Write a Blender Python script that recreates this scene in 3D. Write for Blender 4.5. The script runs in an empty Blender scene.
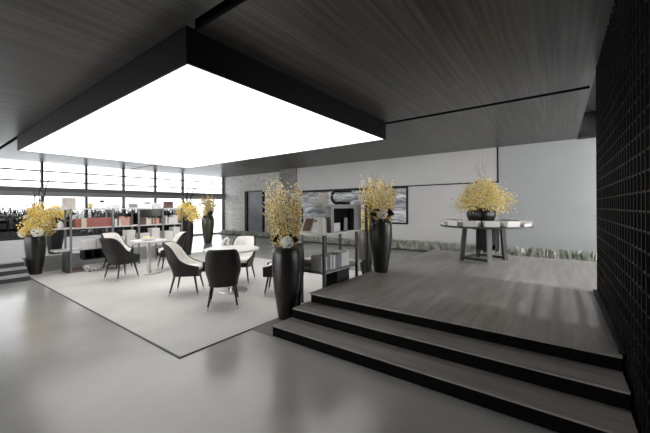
import bpy, bmesh, math, random
from mathutils import Vector, Matrix
random.seed(7)
R = math.radians
PI = math.pi
scene = bpy.context.scene
col = scene.collection

# ------------------------------------------------------------------ camera
YAW = math.atan(233 / 313.57)
cd = bpy.data.cameras.new('camera')
cam = bpy.data.objects.new('camera', cd)
col.objects.link(cam)
cd.sensor_width = 36.0
cd.lens = 313.57 / 650 * 36.0
cd.shift_y = -(216.5 - 207.42) / 650
cd.clip_start = 0.02
roll = 4 / 655
fw = Vector((-math.sin(YAW), math.cos(YAW), 0))
rt = Vector((math.cos(YAW), math.sin(YAW), 0))
up = Vector((0, 0, 1))
rt2 = rt * math.cos(roll) - up * math.sin(roll)
up2 = rt * math.sin(roll) + up * math.cos(roll)
cam.matrix_world = Matrix(((rt2.x, up2.x, -fw.x, 0), (rt2.y, up2.y, -fw.y, 0), (rt2.z, up2.z, -fw.z, 1.45), (0, 0, 0, 1)))
scene.camera = cam

# ------------------------------------------------------------------ world, sun, exposure
w = bpy.data.worlds.new('overcast')
scene.world = w
w.use_nodes = True
bg = w.node_tree.nodes['Background']
bg.inputs[0].default_value = (1.0, 0.99, 0.98, 1)
bg.inputs[1].default_value = 2.6
sd = bpy.data.lights.new('sun', 'SUN')
sd.energy = 1.1
sd.angle = R(3)
sun = bpy.data.objects.new('sun', sd)
col.objects.link(sun)
sun.rotation_euler = Vector((-math.cos(R(30)), 0.03, -math.sin(R(30)))).to_track_quat('-Z', 'Y').to_euler()
PANEL_STRENGTH = 0.66
vs = scene.view_settings
vs.view_transform = 'Standard'
vs.look = 'None'
vs.gamma = 1
vs.use_curve_mapping = False
vs.exposure = 1.32

# ------------------------------------------------------------------ materials
def mat(name, c, rough=0.5, metal=0.0, spec=0.5, emit=0.0):
    m = bpy.data.materials.new(name)
    m.use_nodes = True
    b = m.node_tree.nodes['Principled BSDF']
    b.inputs['Base Color'].default_value = (*c, 1)
    b.inputs['Roughness'].default_value = rough
    b.inputs['Metallic'].default_value = metal
    b.inputs['Specular IOR Level'].default_value = spec
    if emit:
        b.inputs['Emission Color'].default_value = (*c, 1)
        b.inputs['Emission Strength'].default_value = emit
    return m

def nodes(m):
    return m.node_tree.nodes, m.node_tree.links, m.node_tree.nodes['Principled BSDF']

def noisy(name, c1, c2, scale=(3, 3, 3), rough=0.5, metal=0.0, detail=4, lo=0.35, hi=0.65, bump=0.0, r2=None, spec=0.5, dist=0.0, nscale=1.0):
    m = mat(name, c1, rough, metal, spec)
    n, l, b = nodes(m)
    tc = n.new('ShaderNodeTexCoord'); mp = n.new('ShaderNodeMapping')
    mp.inputs['Scale'].default_value = scale
    l.new(tc.outputs['Object'], mp.inputs['Vector'])
    t = n.new('ShaderNodeTexNoise'); t.inputs['Scale'].default_value = nscale; t.inputs['Detail'].default_value = detail
    t.inputs['Distortion'].default_value = dist
    l.new(mp.outputs[0], t.inputs['Vector'])
    r = n.new('ShaderNodeValToRGB')
    r.color_ramp.elements[0].position = lo; r.color_ramp.elements[1].position = hi
    r.color_ramp.elements[0].color = (*c1, 1); r.color_ramp.elements[1].color = (*c2, 1)
    l.new(t.outputs['Fac'], r.inputs['Fac']); l.new(r.outputs[0], b.inputs['Base Color'])
    if bump:
        bp = n.new('ShaderNodeBump'); bp.inputs['Strength'].default_value = bump; bp.inputs['Distance'].default_value = 0.01
        l.new(t.outputs['Fac'], bp.inputs['Height']); l.new(bp.outputs[0], b.inputs['Normal'])
    if r2 is not None:
        mr = n.new('ShaderNodeMapRange'); mr.inputs[3].default_value = rough; mr.inputs[4].default_value = r2
        l.new(t.outputs['Fac'], mr.inputs[0]); l.new(mr.outputs[0], b.inputs['Roughness'])
    return m

def bricks(name, axes, c1, c2, cm, bw, bh, mortar=0.01, rough=0.6, grain=(1, 1, 1), gamt=0.3, bump=0.2, spec=0.5, offset=0.5):
    """planks / bricks: axes picks which object axes run along and across"""
    m = mat(name, c1, rough, 0, spec)
    n, l, b = nodes(m)
    tc = n.new('ShaderNodeTexCoord'); sx = n.new('ShaderNodeSeparateXYZ'); cx = n.new('ShaderNodeCombineXYZ')
    l.new(tc.outputs['Object'], sx.inputs[0])
    l.new(sx.outputs[axes[0]], cx.inputs[0]); l.new(sx.outputs[axes[1]], cx.inputs[1])
    t = n.new('ShaderNodeTexBrick')
    t.inputs['Scale'].default_value = 1.0
    t.inputs['Color1'].default_value = (*c1, 1); t.inputs['Color2'].default_value = (*c2, 1); t.inputs['Mortar'].default_value = (*cm, 1)
    t.inputs['Brick Width'].default_value = bw; t.inputs['Row Height'].default_value = bh
    t.inputs['Mortar Size'].default_value = mortar; t.inputs['Mortar Smooth'].default_value = 0.1
    t.offset = offset
    l.new(cx.outputs[0], t.inputs['Vector'])
    mp = n.new('ShaderNodeMapping'); mp.inputs['Scale'].default_value = grain
    l.new(tc.outputs['Object'], mp.inputs['Vector'])
    g = n.new('ShaderNodeTexNoise'); g.inputs['Scale'].default_value = 1; g.inputs['Detail'].default_value = 5
    l.new(mp.outputs[0], g.inputs['Vector'])
    mr = n.new('ShaderNodeMapRange'); mr.inputs[1].default_value = 0.3; mr.inputs[2].default_value = 0.7
    mr.inputs[3].default_value = 1 - gamt; mr.inputs[4].default_value = 1 + gamt
    l.new(g.outputs['Fac'], mr.inputs[0])
    mx = n.new('ShaderNodeMix'); mx.data_type = 'RGBA'; mx.blend_type = 'MULTIPLY'; mx.inputs[0].default_value = 1
    l.new(t.outputs['Color'], mx.inputs[6]); l.new(mr.outputs[0], mx.inputs[7])
    l.new(mx.outputs[2], b.inputs['Base Color'])
    if bump:
        bp = n.new('ShaderNodeBump'); bp.inputs['Strength'].default_value = bump; bp.inputs['Distance'].default_value = 0.01; bp.invert = True
        l.new(t.outputs['Fac'], bp.inputs['Height']); l.new(bp.outputs[0], b.inputs['Normal'])
    return m

M = {}
M['concrete'] = noisy('polished concrete', (0.33, 0.322, 0.312), (0.45, 0.44, 0.428), (0.5, 0.5, 0.5), 0.14, 0, 6, 0.3, 0.7, r2=0.28, spec=0.75, nscale=1.6)
M['carpet'] = noisy('pale carpet', (0.60, 0.588, 0.572), (0.70, 0.688, 0.67), (1.2, 0.8, 1), 0.55, 0, 8, 0.3, 0.7, bump=0.1, spec=0.25, nscale=1.5)
M['granite'] = noisy('granite strip', (0.09, 0.085, 0.08), (0.22, 0.21, 0.2), (90, 90, 90), 0.6, bump=0.1)
M['plank_floor'] = bricks('platform planks', (1, 0), (0.26, 0.243, 0.229), (0.315, 0.296, 0.28), (0.225, 0.21, 0.198), 2.2, 0.22, 0.003, 0.36, (14, 1.2, 1), 0.22, 0.1)
M['tread'] = bricks('step planks', (0, 1), (0.24, 0.223, 0.212), (0.29, 0.271, 0.257), (0.16, 0.148, 0.14), 2.4, 0.6, 0.003, 0.38, (1.2, 14, 1), 0.22, 0.1)
M['riser'] = noisy('dark riser', (0.003, 0.0027, 0.0027), (0.005, 0.0046, 0.0044), (3, 3, 3), 0.7, spec=0.05)
M['ceil'] = bricks('ceiling boards', (1, 0), (0.056, 0.053, 0.050), (0.076, 0.072, 0.069), (0.034, 0.032, 0.031), 3.3, 0.14, 0.003, 0.34, (26, 0.6, 1), 0.5, 0.15, spec=0.35)
M['slot'] = mat('slot grey', (0.12, 0.12, 0.125), 0.7)
M['black'] = mat('matt black', (0.008, 0.008, 0.009), 0.55, 0, 0.3)
M['reveal'] = mat('shadow reveal black', (0.004, 0.004, 0.004), 0.8, 0, 0.1)
M['fascia'] = noisy('fascia steel', (0.004, 0.004, 0.0045), (0.006, 0.006, 0.0068), (2, 2, 2), 0.4, spec=0.1)
M['light'] = mat('luminous ceiling', (1.0, 0.99, 0.975), 0.6, emit=PANEL_STRENGTH)
M['concrete_wall'] = noisy('smooth grey plaster', (0.58, 0.575, 0.568), (0.66, 0.655, 0.647), (0.6, 0.6, 0.6), 0.6, 0, 6, 0.3, 0.7)
M['pale_wall'] = noisy('pale blue grey plaster', (0.40, 0.415, 0.425), (0.46, 0.475, 0.485), (0.5, 0.5, 0.5), 0.55, 0, 6, 0.3, 0.7)
M['brick'] = bricks('long grey brick', (0, 2), (0.53, 0.522, 0.505), (0.61, 0.60, 0.582), (0.45, 0.445, 0.43), 0.75, 0.12, 0.012, 0.8, (3, 3, 9), 0.2, 0.0)
M['pier'] = bricks('brown grey brick', (0, 2), (0.24, 0.225, 0.215), (0.29, 0.275, 0.26), (0.2, 0.19, 0.18), 0.75, 0.12, 0.012, 0.8, (3, 3, 9), 0.2, 0.0)
M['dark_wall'] = mat('charcoal wall', (0.07, 0.07, 0.072), 0.6)
M['frame'] = mat('window steel', (0.03, 0.03, 0.032), 0.45, 0.2)
M['beam'] = mat('beam grey', (0.16, 0.165, 0.17), 0.55)
M['beam_light'] = mat('beam light grey', (0.33, 0.335, 0.34), 0.55)
M['grey_plinth'] = noisy('plinth grey', (0.46, 0.46, 0.465), (0.53, 0.53, 0.535), (2, 2, 2), 0.5)
M['step_dark'] = mat('slate riser', (0.055, 0.06, 0.065), 0.5)
M['lattice'] = noisy('lattice steel', (0.006, 0.006, 0.006), (0.013, 0.0125, 0.012), (2, 2, 2), 0.45, 0.0, spec=0.12)
M['shell'] = noisy('charcoal leather', (0.015, 0.0133, 0.0127), (0.022, 0.0198, 0.0187), (30, 30, 30), 0.5, bump=0.05, spec=0.3)
M['cream'] = noisy('cream leather', (0.78, 0.75, 0.71), (0.84, 0.82, 0.78), (8, 8, 8), 0.55)
M['leg'] = mat('dark stained wood', (0.018, 0.014, 0.012), 0.4)
M['metal'] = mat('brushed nickel', (0.62, 0.6, 0.57), 0.3, 1.0)
M['table_white'] = noisy('white marble top', (0.74, 0.73, 0.71), (0.84, 0.83, 0.82), (4, 4, 4), 0.3)
M['vase'] = noisy('bronze black glaze', (0.019, 0.018, 0.0175), (0.05, 0.047, 0.0455), (14, 14, 1.2), 0.24, 0.45, 6, 0.3, 0.75, bump=0.03, r2=0.36)
M['vase_olive'] = noisy('olive pewter glaze', (0.045, 0.042, 0.032), (0.12, 0.112, 0.088), (14, 14, 1.2), 0.25, 0.4, 6, 0.3, 0.7, bump=0.03, r2=0.36)
M['vase_pebble'] = noisy('pebbled black glaze', (0.006, 0.006, 0.006), (0.04, 0.04, 0.04), (45, 45, 45), 0.5, 0.0, 1, 0.4, 0.6, bump=0.8)
M['yellow'] = mat('forsythia yellow', (0.95, 0.77, 0.25), 0.6)
M['gold'] = mat('forsythia gold', (0.83, 0.60, 0.18), 0.6)
M['cream_petal'] = mat('pale petals', (0.95, 0.91, 0.70), 0.6)
M['white_petal'] = noisy('hydrangea white', (0.80, 0.82, 0.70), (0.9, 0.88, 0.82), (30, 30, 30), 0.7)
M['pink_petal'] = mat('blush hydrangea', (0.86, 0.76, 0.72), 0.7)
M['twig'] = mat('brown twig', (0.24, 0.17, 0.08), 0.7)
M['dark_twig'] = mat('black twig', (0.02, 0.018, 0.017), 0.7)
M['grey_twig'] = mat('grey twig', (0.30, 0.27, 0.25), 0.8)
M['dark_leaf'] = mat('near black leaf', (0.012, 0.013, 0.012), 0.45)
M['shelf'] = mat('shelf grey metal', (0.22, 0.22, 0.225), 0.42, 0.4)
M['shelf_dark'] = mat('shelf post metal', (0.07, 0.07, 0.073), 0.42, 0.4)
M['board_white'] = mat('white shelf board', (0.62, 0.62, 0.61), 0.4)
M['paper'] = mat('paper white', (0.80, 0.79, 0.77), 0.7)
M['hwhite'] = mat('white cloth cover', (0.74, 0.73, 0.71), 0.6)
M['hgrey'] = mat('grey cloth cover', (0.27, 0.27, 0.285), 0.6)
M['hblue'] = mat('slate cover', (0.16, 0.165, 0.19), 0.6)
M['hred'] = noisy('brick red cover', (0.33, 0.10, 0.085), (0.40, 0.15, 0.13), (20, 20, 20), 0.55)
M['hpink'] = mat('salmon cover', (0.62, 0.36, 0.29), 0.6)
M['hbrown'] = mat('brown cover', (0.16, 0.10, 0.085), 0.55)
M['hcream'] = mat('cream cover', (0.72, 0.64, 0.50), 0.6)
M['picture'] = noisy('picture beige', (0.5, 0.46, 0.41), (0.66, 0.62, 0.58), (6, 6, 6), 0.6)
M['picture_dark'] = noisy('picture dark red', (0.05, 0.03, 0.03), (0.2, 0.1, 0.09), (14, 14, 14), 0.5)
M['brass'] = mat('brass', (0.5, 0.4, 0.2), 0.35, 0.8)
M['screen'] = mat('black glass', (0.006, 0.006, 0.007), 0.12)
M['plant'] = noisy('groundcover leaf', (0.22, 0.25, 0.20), (0.55, 0.56, 0.50), (6, 6, 6), 0.6)
M['soil'] = mat('soil', (0.06, 0.055, 0.05), 0.9)
M['hedge'] = noisy('dark reed', (0.002, 0.0022, 0.0022), (0.03, 0.032, 0.03), (5, 5, 2), 0.8, spec=0.1, lo=0.5, hi=0.75)
M['ground'] = noisy('snowy ground', (0.72, 0.73, 0.75), (0.8, 0.81, 0.83), (1, 1, 1), 0.8)
M['door_glass'] = noisy('frosted door glass', (0.19, 0.205, 0.225), (0.25, 0.265, 0.285), (1.5, 1.5, 1.5), 0.25)
M['oak'] = noisy('grey oak', (0.24, 0.24, 0.245), (0.34, 0.34, 0.345), (10, 10, 2), 0.45)
M['dark_oak'] = noisy('dark oak', (0.03, 0.03, 0.031), (0.05, 0.05, 0.052), (10, 10, 2), 0.45)
M['woven'] = noisy('woven grey', (0.22, 0.21, 0.2), (0.74, 0.72, 0.7), (26, 26, 26), 0.8, 0, 2, 0.4, 0.6)

def glass_mat():
    m = bpy.data.materials.new('window glass'); m.use_nodes = True
    n, l = m.node_tree.nodes, m.node_tree.links
    n.clear()
    o = n.new('ShaderNodeOutputMaterial'); t = n.new('ShaderNodeBsdfTransparent'); g = n.new('ShaderNodeBsdfGlossy'); mx = n.new('ShaderNodeMixShader')
    t.inputs[0].default_value = (0.72, 0.735, 0.745, 1); g.inputs['Roughness'].default_value = 0.02
    mx.inputs[0].default_value = 0.06
    l.new(t.outputs[0], mx.inputs[1]); l.new(g.outputs[0], mx.inputs[2]); l.new(mx.outputs[0], o.inputs[0])
    return m
M['glass'] = glass_mat()

def window_view_mat():
    m = mat('swirling grey mural', (0.3, 0.3, 0.3), 0.3)
    n, l, b = nodes(m)
    tc = n.new('ShaderNodeTexCoord'); mp = n.new('ShaderNodeMapping')
    mp.inputs['Rotation'].default_value = (0, R(-28), 0); mp.inputs['Scale'].default_value = (0.9, 1, 3.2)
    l.new(tc.outputs['Object'], mp.inputs[0])
    t = n.new('ShaderNodeTexNoise'); t.inputs['Scale'].default_value = 1.5; t.inputs['Detail'].default_value = 9; t.inputs['Roughness'].default_value = 0.62; t.inputs['Distortion'].default_value = 1.1
    l.new(mp.outputs[0], t.inputs['Vector'])
    r = n.new('ShaderNodeValToRGB'); e = r.color_ramp.elements
    e[0].position = 0.30; e[0].color = (0.02, 0.023, 0.03, 1)
    e[1].position = 0.62; e[1].color = (0.78, 0.79, 0.8, 1)
    k = e.new(0.42); k.color = (0.17, 0.185, 0.21, 1)
    k = e.new(0.52); k.color = (0.46, 0.475, 0.5, 1)
    l.new(t.outputs['Fac'], r.inputs['Fac']); l.new(r.outputs[0], b.inputs['Base Color'])
    return m
M['window_view'] = window_view_mat()

# ------------------------------------------------------------------ mesh helpers
def quad_box(bm, x0, y0, z0, x1, y1, z1, mi=0):
    v = [bm.verts.new(p) for p in ((x0, y0, z0), (x1, y0, z0), (x1, y1, z0), (x0, y1, z0), (x0, y0, z1), (x1, y0, z1), (x1, y1, z1), (x0, y1, z1))]
    for f in ((0, 3, 2, 1), (4, 5, 6, 7), (0, 1, 5, 4), (1, 2, 6, 5), (2, 3, 7, 6), (3, 0, 4, 7)):
        bm.faces.new([v[i] for i in f]).material_index = mi
    return v

def rot_box(bm, c, sx, sy, z0, z1, ang):
    v = quad_box(bm, -sx / 2, -sy / 2, z0, sx / 2, sy / 2, z1)
    ca, sa = math.cos(ang), math.sin(ang)
    for q in v:
        q.co = Vector((c[0] + q.co.x * ca - q.co.y * sa, c[1] + q.co.x * sa + q.co.y * ca, q.co.z))
    return v

def obj(name, bm, m, parent=None, smooth=False, bevel=0.0, seg=2):
    if bevel:
        bmesh.ops.bevel(bm, geom=list(bm.edges), offset=bevel, segments=seg, profile=0.5, affect='EDGES', clamp_overlap=True)
    me = bpy.data.meshes.new(name)
    bm.normal_update()
    bm.to_mesh(me); bm.free()
    for q in (m if isinstance(m, (list, tuple)) else [m]):
        me.materials.append(q)
    if smooth:
        for p in me.polygons: p.use_smooth = True
    o = bpy.data.objects.new(name, me)
    col.objects.link(o)
    if parent: o.parent = parent
    return o

def box(name, x0, y0, z0, x1, y1, z1, m, parent=None, bevel=0.0):
    bm = bmesh.new(); quad_box(bm, x0, y0, z0, x1, y1, z1)
    return obj(name, bm, m, parent, bevel=bevel)

def lathe(bm, prof, n=40, cx=0, cy=0, mi=0):
    rings = []
    for r, z in prof:
        if r < 1e-6: rings.append([bm.verts.new((cx, cy, z))])
        else: rings.append([bm.verts.new((cx + r * math.cos(2 * PI * i / n), cy + r * math.sin(2 * PI * i / n), z)) for i in range(n)])
    for a, b in zip(rings, rings[1:]):
        for i in range(n):
            j = (i + 1) % n
            if len(a) == 1 and len(b) == 1: continue
            if len(a) == 1: bm.faces.new((a[0], b[j], b[i]))
            elif len(b) == 1: bm.faces.new((a[i], a[j], b[0]))
            else: bm.faces.new((a[i], a[j], b[j], b[i]))
            
def tube(bm, pts, radii, n=6, mi=0):
    pts = [Vector(p) for p in pts]
    prev = None
    for k, p in enumerate(pts):
        d = (pts[min(k + 1, len(pts) - 1)] - pts[max(k - 1, 0)]).normalized()
        a = d.orthogonal().normalized() if abs(d.z) > 0.99 else d.cross(Vector((0, 0, 1))).normalized()
        b = d.cross(a).normalized()
        r = radii[k] if isinstance(radii, (list, tuple)) else radii
        ring = [bm.verts.new(p + (a * math.cos(2 * PI * i / n) + b * math.sin(2 * PI * i / n)) * r) for i in range(n)]
        if prev:
            for i in range(n):
                bm.faces.new((prev[i], prev[(i + 1) % n], ring[(i + 1) % n], ring[i])).material_index = mi
        else:
            bm.faces.new(ring[::-1]).material_index = mi
        prev = ring
    bm.faces.new(prev).material_index = mi

def tag(o, label, cat, group=None, kind=None):
    o['label'] = label; o['category'] = cat
    if group: o['group'] = group
    if kind: o['kind'] = kind
    return o

def thing(name, label, cat, loc=(0, 0, 0), rz=0, group=None):
    o = bpy.data.objects.new(name, None); col.objects.link(o)
    o.location = loc; o.rotation_euler = (0, 0, rz)
    o.empty_display_size = 0.1
    return tag(o, label, cat, group)

def struct(o):
    o['kind'] = 'structure'
    return o

def dup(root, loc, rz, label):
    r = root.copy(); col.objects.link(r); r.location = loc; r.rotation_euler = (0, 0, rz); r['label'] = label
    for ch in list(root.children):
        c = ch.copy(); col.objects.link(c); c.parent = r
        for g in list(ch.children):
            d = g.copy(); col.objects.link(d); d.parent = c
    return r

# ------------------------------------------------------------------ setting: floors
XW, YB, ZC = -15.4, 10.5, 3.2
PX, PZ = -2.55, 0.36          # platform's left edge and height
LX = 0.37                     # lattice plane
struct(box('floor', XW - 0.1, -6.0, -0.2, 4.0, 11.2, 0.0, M['concrete']))
struct(box('trim_1', PX - 0.40, 2.47, -0.02, PX - 0.045, 10.0, 0.007, M['granite']))
bm = bmesh.new()               # dark joint round the pale floor field
quad_box(bm, -9.48, 1.582, -0.02, PX - 0.385, 1.60, 0.008)
quad_box(bm, PX - 0.40, 1.60, -0.02, PX - 0.385, 6.1, 0.009)
struct(obj('trim_2', bm, M['dark_wall']))
cp = box('carpet', -9.48, 1.60, 0.0005, PX - 0.40, 6.1, 0.011, M['carpet'])
tag(cp, 'large pale grey carpet under the dining chairs and tables', 'carpet')

# platform with three steps
pl = struct(box('floor_platform', PX, 3.12, 0.0, LX, 8.05, PZ - 0.02, M['riser']))
struct(box('floor_platform_top', PX - 0.01, 3.10, PZ - 0.02, LX, 8.06, PZ, M['plank_floor']))
struct(box('floor_platform_side', LX, 5.24, 0.0, 3.9, 8.06, PZ, M['plank_floor']))
for k, (y0, y1, x0, nm) in enumerate(((2.49, 2.82, -2.60, 'step_1'), (2.80, 3.14, -2.575, 'step_2'))):
    z = 0.12 * (k + 1)
    struct(box('trim_' + str(3 + k), x0, y0 + 0.004, 0.0, LX, y1, z - 0.014, M['riser']))
    struct(box('trim_' + str(5 + k), x0 - 0.004, y0 - 0.004, z - 0.014, LX, y1, z, M['tread']))

# left platform and steps
struct(box('floor_left_platform', XW, -6.0, 0.0, -9.15, 1.55, 0.36, M['grey_plinth']))
struct(box('floor_left_plinth', XW, 1.55, 0.0, -9.55, 5.2, 0.36, M['grey_plinth']))
bm = bmesh.new()
for k, x in enumerate((-8.65, -8.90, -9.149)):
    quad_box(bm, x - 0.012, -6.0, 0.12 * k, x, 1.545, 0.12 * k + 0.085)
struct(obj('trim_7', bm, M['step_dark']))
bm = bmesh.new()
quad_box(bm, -9.16, -6.0, 0, -8.662, 1.54, 0.12); quad_box(bm, -9.16, -6.0, 0.12, -8.912, 1.54, 0.24)
struct(obj('trim_8', bm, M['grey_plinth']))

# ------------------------------------------------------------------ ceiling
FX0, FX1, FY0, FY1, FZ = -10.35, -2.86, 1.63, 5.98, 2.85   # luminous box
def slab(name, x0, y0, x1, y1, m=M['ceil'], z=ZC):
    return struct(box(name, x0, y0, z, x1, y1, z + 0.15, m))
g = 0.03
CE = 0.40                      # ceiling's right edge
slab('ceiling', XW - 0.1, -6.0, CE, FY0 - 0.01)
slab('ceiling_2', XW - 0.1, FY0 + 0.07, FX0 - g, FY1 + 0.02)
slab('ceiling_3', FX1 + 0.0, FY0 + 0.10, CE, FY1 - 0.01)
slab('ceiling_4', FX0, FY1 + 0.12, CE, 11.2)
slab('ceiling_5', XW - 0.1, FY1 + 0.09, FX0 - 0.05, 11.2)
bm = bmesh.new()               # black liners inside the ceiling reveals
quad_box(bm, FX0, FY1 + 0.112, ZC - 0.002, CE, FY1 + 0.122, ZC + 0.16); quad_box(bm, XW, FY1 + 0.082, ZC - 0.002, FX0 - 0.05, FY1 + 0.092, ZC + 0.16)
quad_box(bm, FX1, FY0 + 0.092, ZC - 0.002, CE, FY0 + 0.102, ZC + 0.16); quad_box(bm, XW, FY0 + 0.062, ZC - 0.002, FX0 - g, FY0 + 0.072, ZC + 0.16)
struct(obj('trim_12', bm, M['reveal']))
struct(box('ceiling_6', XW - 0.1, -6.0, ZC + 0.16, CE, 11.2, ZC + 0.2, M['reveal']))
struct(box('ceiling_7', CE - 0.02, -6.0, 3.8, 4.0, 11.2, 3.95, M['slot']))
struct(box('trim_9', CE - 0.012, -6.0, ZC - 0.006, CE + 0.006, 10.45, ZC + 0.2, M['slot']))
struct(box('trim_10', CE + 0.01, 10.2, ZC - 0.02, 3.9, 10.49, 3.79, M['black']))
struct(box('slot_light_block', 1.0, -6.0, 3.24, 3.9, 10.19, 3.34, M['slot']))  # added slab that keeps daylight out of the ceiling slot

# luminous ceiling box
lb = thing('ceiling_light', 'huge glowing white ceiling panel with deep black metal surround over the carpet', 'ceiling light', ((FX0 + FX1) / 2, (FY0 + FY1) / 2, FZ))
hx, hy, t = (FX1 - FX0) / 2, (FY1 - FY0) / 2, 0.025
for nm, q in (('fascia', (-hx, -hy, hx, -hy + t)), ('fascia', (-hx, hy - t, hx, hy)), ('fascia', (-hx, -hy + t, -hx + t, hy - t)), ('fascia', (hx - t, -hy + t, hx, hy - t))):
    box(nm, q[0], q[1], 0, q[2], q[3], 0.36, M['fascia'], lb)
box('light_panel', -hx + t, -hy + t, 0.006, hx - t, hy - t, 0.03, M['light'], lb)

# ------------------------------------------------------------------ walls
struct(box('wall_back', -9.4, YB, -0.05, -1.43, YB + 0.2, 4.0, M['concrete_wall']))
struct(box('wall_back_right', -1.42, YB, -0.05, 4.0, YB + 0.2, 4.0, M['pale_wall']))
struct(box('wall_brick', XW - 0.1, 10.98, -0.05, -10.35, 11.19, 3.4, M['brick']))
struct(box('wall_brick_pier', -10.35, 10.40, -0.05, -9.35, 11.19, 3.4, M['pier']))
bm = bmesh.new()
quad_box(bm, -4.83 - 4.5, YB - 0.012, 2.155, -1.40, YB + 0.01, 2.195)
quad_box(bm, -1.445, YB - 0.013, 2.15, -1.405, YB + 0.01, ZC)
struct(obj('trim_11', bm, M['black']))
# right side of the building, open to daylight beyond the lattice
bm = bmesh.new()
quad_box(bm, 3.7, -6.0, 0, 3.9, 11.0, 0.40); quad_box(bm, 3.7, -6.0, 3.6, 3.9, 11.0, 4.0)
quad_box(bm, 3.7, -6.0, 0.40, 3.9, 3.6, 3.6); quad_box(bm, 3.7, 10.4, 0.40, 3.9, 11.0, 3.6)
for k in range(1, 5): quad_box(bm, 3.75, 3.6 + 1.42 * k, 0.4, 3.85, 3.66 + 1.42 * k, 3.6)
struct(obj('wall_right', bm, M['dark_wall']))
bm = bmesh.new()                # unseen front behind the viewpoint, its openings added to let daylight in
quad_box(bm, XW, -6.2, 0, 4.0, -6.0, 0.12); quad_box(bm, XW, -6.2, 3.1, 4.0, -6.0, 4.0)
quad_box(bm, -3.5, -6.18, 0.12, 4.0, -6.02, 3.1)
for k in range(8): quad_box(bm, XW + 1.5 * k, -6.15, 0.12, XW + 0.08 + 1.5 * k, -6.02, 3.1)
struct(obj('added_front_opening', bm, M['frame']))

# door in the brick wall
dr = box('door_1', -13.22, 10.93, 0.0, -12.05, 10.97, 2.28, M['door_glass']); struct(dr)
bm = bmesh.new()
quad_box(bm, -13.40, 10.85, 0, -13.22, 10.979, 2.33); quad_box(bm, -12.05, 10.87, 0, -11.99, 10.979, 2.33); quad_box(bm, -13.22, 10.87, 2.28, -12.05, 10.979, 2.33)
obj('door_frame', bm, M['black'], dr)

# painted panel in place of a window onto the garden
mp_ = thing('wall_panel', 'long black-framed panel of swirling grey and white in place of a window in the back wall', 'wall panel', (-6.75, YB, 1.5))
box('painted_view', -2.5, -0.02, -0.62, 2.5, -0.001, 0.62, M['window_view'], mp_)
bm = bmesh.new()
quad_box(bm, -2.56, -0.045, 0.60, 2.56, -0.003, 0.66); quad_box(bm, -2.56, -0.045, -0.66, 2.56, -0.003, -0.60)
quad_box(bm, -2.56, -0.045, -0.6, -2.50, -0.003, 0.6); quad_box(bm, 2.50, -0.045, -0.6, 2.56, -0.003, 0.6)
obj('frame', bm, M['black'], mp_)

# window wall on the left
MY = [3.08 + 1.36 * k for k in range(-6, 6)]
MY[-1] = 10.92
for i, y in enumerate(MY):
    struct(box('trim_%d' % (20 + i), XW - 0.06, y - 0.035, 0.36 if y < 5.2 else 0, XW + 0.10, y + 0.035, ZC, M['frame']))
for i, (a, b) in enumerate(zip(MY, MY[1:])):
    z0 = 0.36 if b < 5.3 else 0.0
    wn = struct(box('window_%d' % (i + 1), XW - 0.012, a + 0.036, z0 + 0.002, XW - 0.002, b - 0.036, ZC - 0.002, M['glass']))
    bm = bmesh.new()
    for z in (2.49, 2.87):
        quad_box(bm, XW - 0.02, a + 0.036, z - 0.024, XW + 0.02, b - 0.036, z + 0.024)
    obj('glazing_bar', bm, M['frame'], wn)
    box('sill_rail', XW - 0.02, a + 0.036, z0 + 0.003, XW + 0.03, b - 0.036, z0 + 0.08, M['frame'], wn)
struct(box('trim_40', XW + 0.02, -6.0, 2.09, XW + 0.24, 10.94, 2.25, M['beam']))
struct(box('trim_41', XW + 0.02, -6.0, 1.93, XW + 0.20, 10.94, 2.09, M['beam_light']))

# outside the windows
struct(box('ground_outside', -60, -50, -0.3, XW - 0.2, 50, -0.02, M['ground']))
bm = bmesh.new()
for i in range(5200):
    y = random.uniform(-2.5, 9.5); x = -17.0 + random.uniform(-0.5, 0.5)
    h = random.uniform(0.9, 1.62)
    tube(bm, [(x, y, -0.02), (x + random.uniform(-.1, .1), y + random.uniform(-.12, .12), h * 0.6), (x + random.uniform(-.25, .25), y + random.uniform(-.3, .3), h)], [0.016, 0.018, 0.004], 3)
hd = obj('reed_hedge', bm, M['hedge'])
tag(hd, 'dark reed hedge growing outside the lower left windows', 'hedge', kind='stuff')

# ------------------------------------------------------------------ metal lattice screen on the right
ls = thing('lattice_screen', 'tall black metal lattice screen standing along the right side of the steps', 'lattice screen', (LX + 0.02, 5.24, 0))
HTOP = 3.78
bm = bmesh.new()
y = -0.0
for k in range(54):
    yy = -0.02 - 0.115 * k
    quad_box(bm, 0.0, yy - 0.008, 0.0, 0.075, yy + 0.008, HTOP)
obj('upright', bm, M['lattice'], ls)
bm = bmesh.new()
for k in range(54):
    yy = -0.07 - 0.115 * k
    quad_box(bm, 0.15, yy - 0.007, 0.0, 0.20, yy + 0.007, HTOP)
obj('rear_upright', bm, M['lattice'], ls)
bm = bmesh.new(); bm2 = bmesh.new()
for k in range(32):
    z = 0.15 + 0.115 * k
    quad_box(bm, 0.004, -6.2, z - 0.006, 0.02, 0.04 + random.uniform(-.012, .012), z + 0.006)
    quad_box(bm2, 0.13, -6.2, z + 0.05, 0.15, 0.02, z + 0.064)
obj('crossbar', bm, M['lattice'], ls)
obj('rear_crossbar', bm2, M['lattice'], ls)
bm = bmesh.new()
random.seed(3)
for k in range(700):                     # short spacer plates that tie the two grids together
    yy = -0.045 - 0.115 * random.randint(0, 36); z = 0.15 + 0.115 * random.randint(2, 31)
    quad_box(bm, 0.075, yy - 0.02, z + 0.0, 0.13, yy + 0.02, z + 0.008)
sp_ = obj('spacer', bm, M['lattice'], ls); sp_['kind'] = 'stuff'
bm = bmesh.new()
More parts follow.
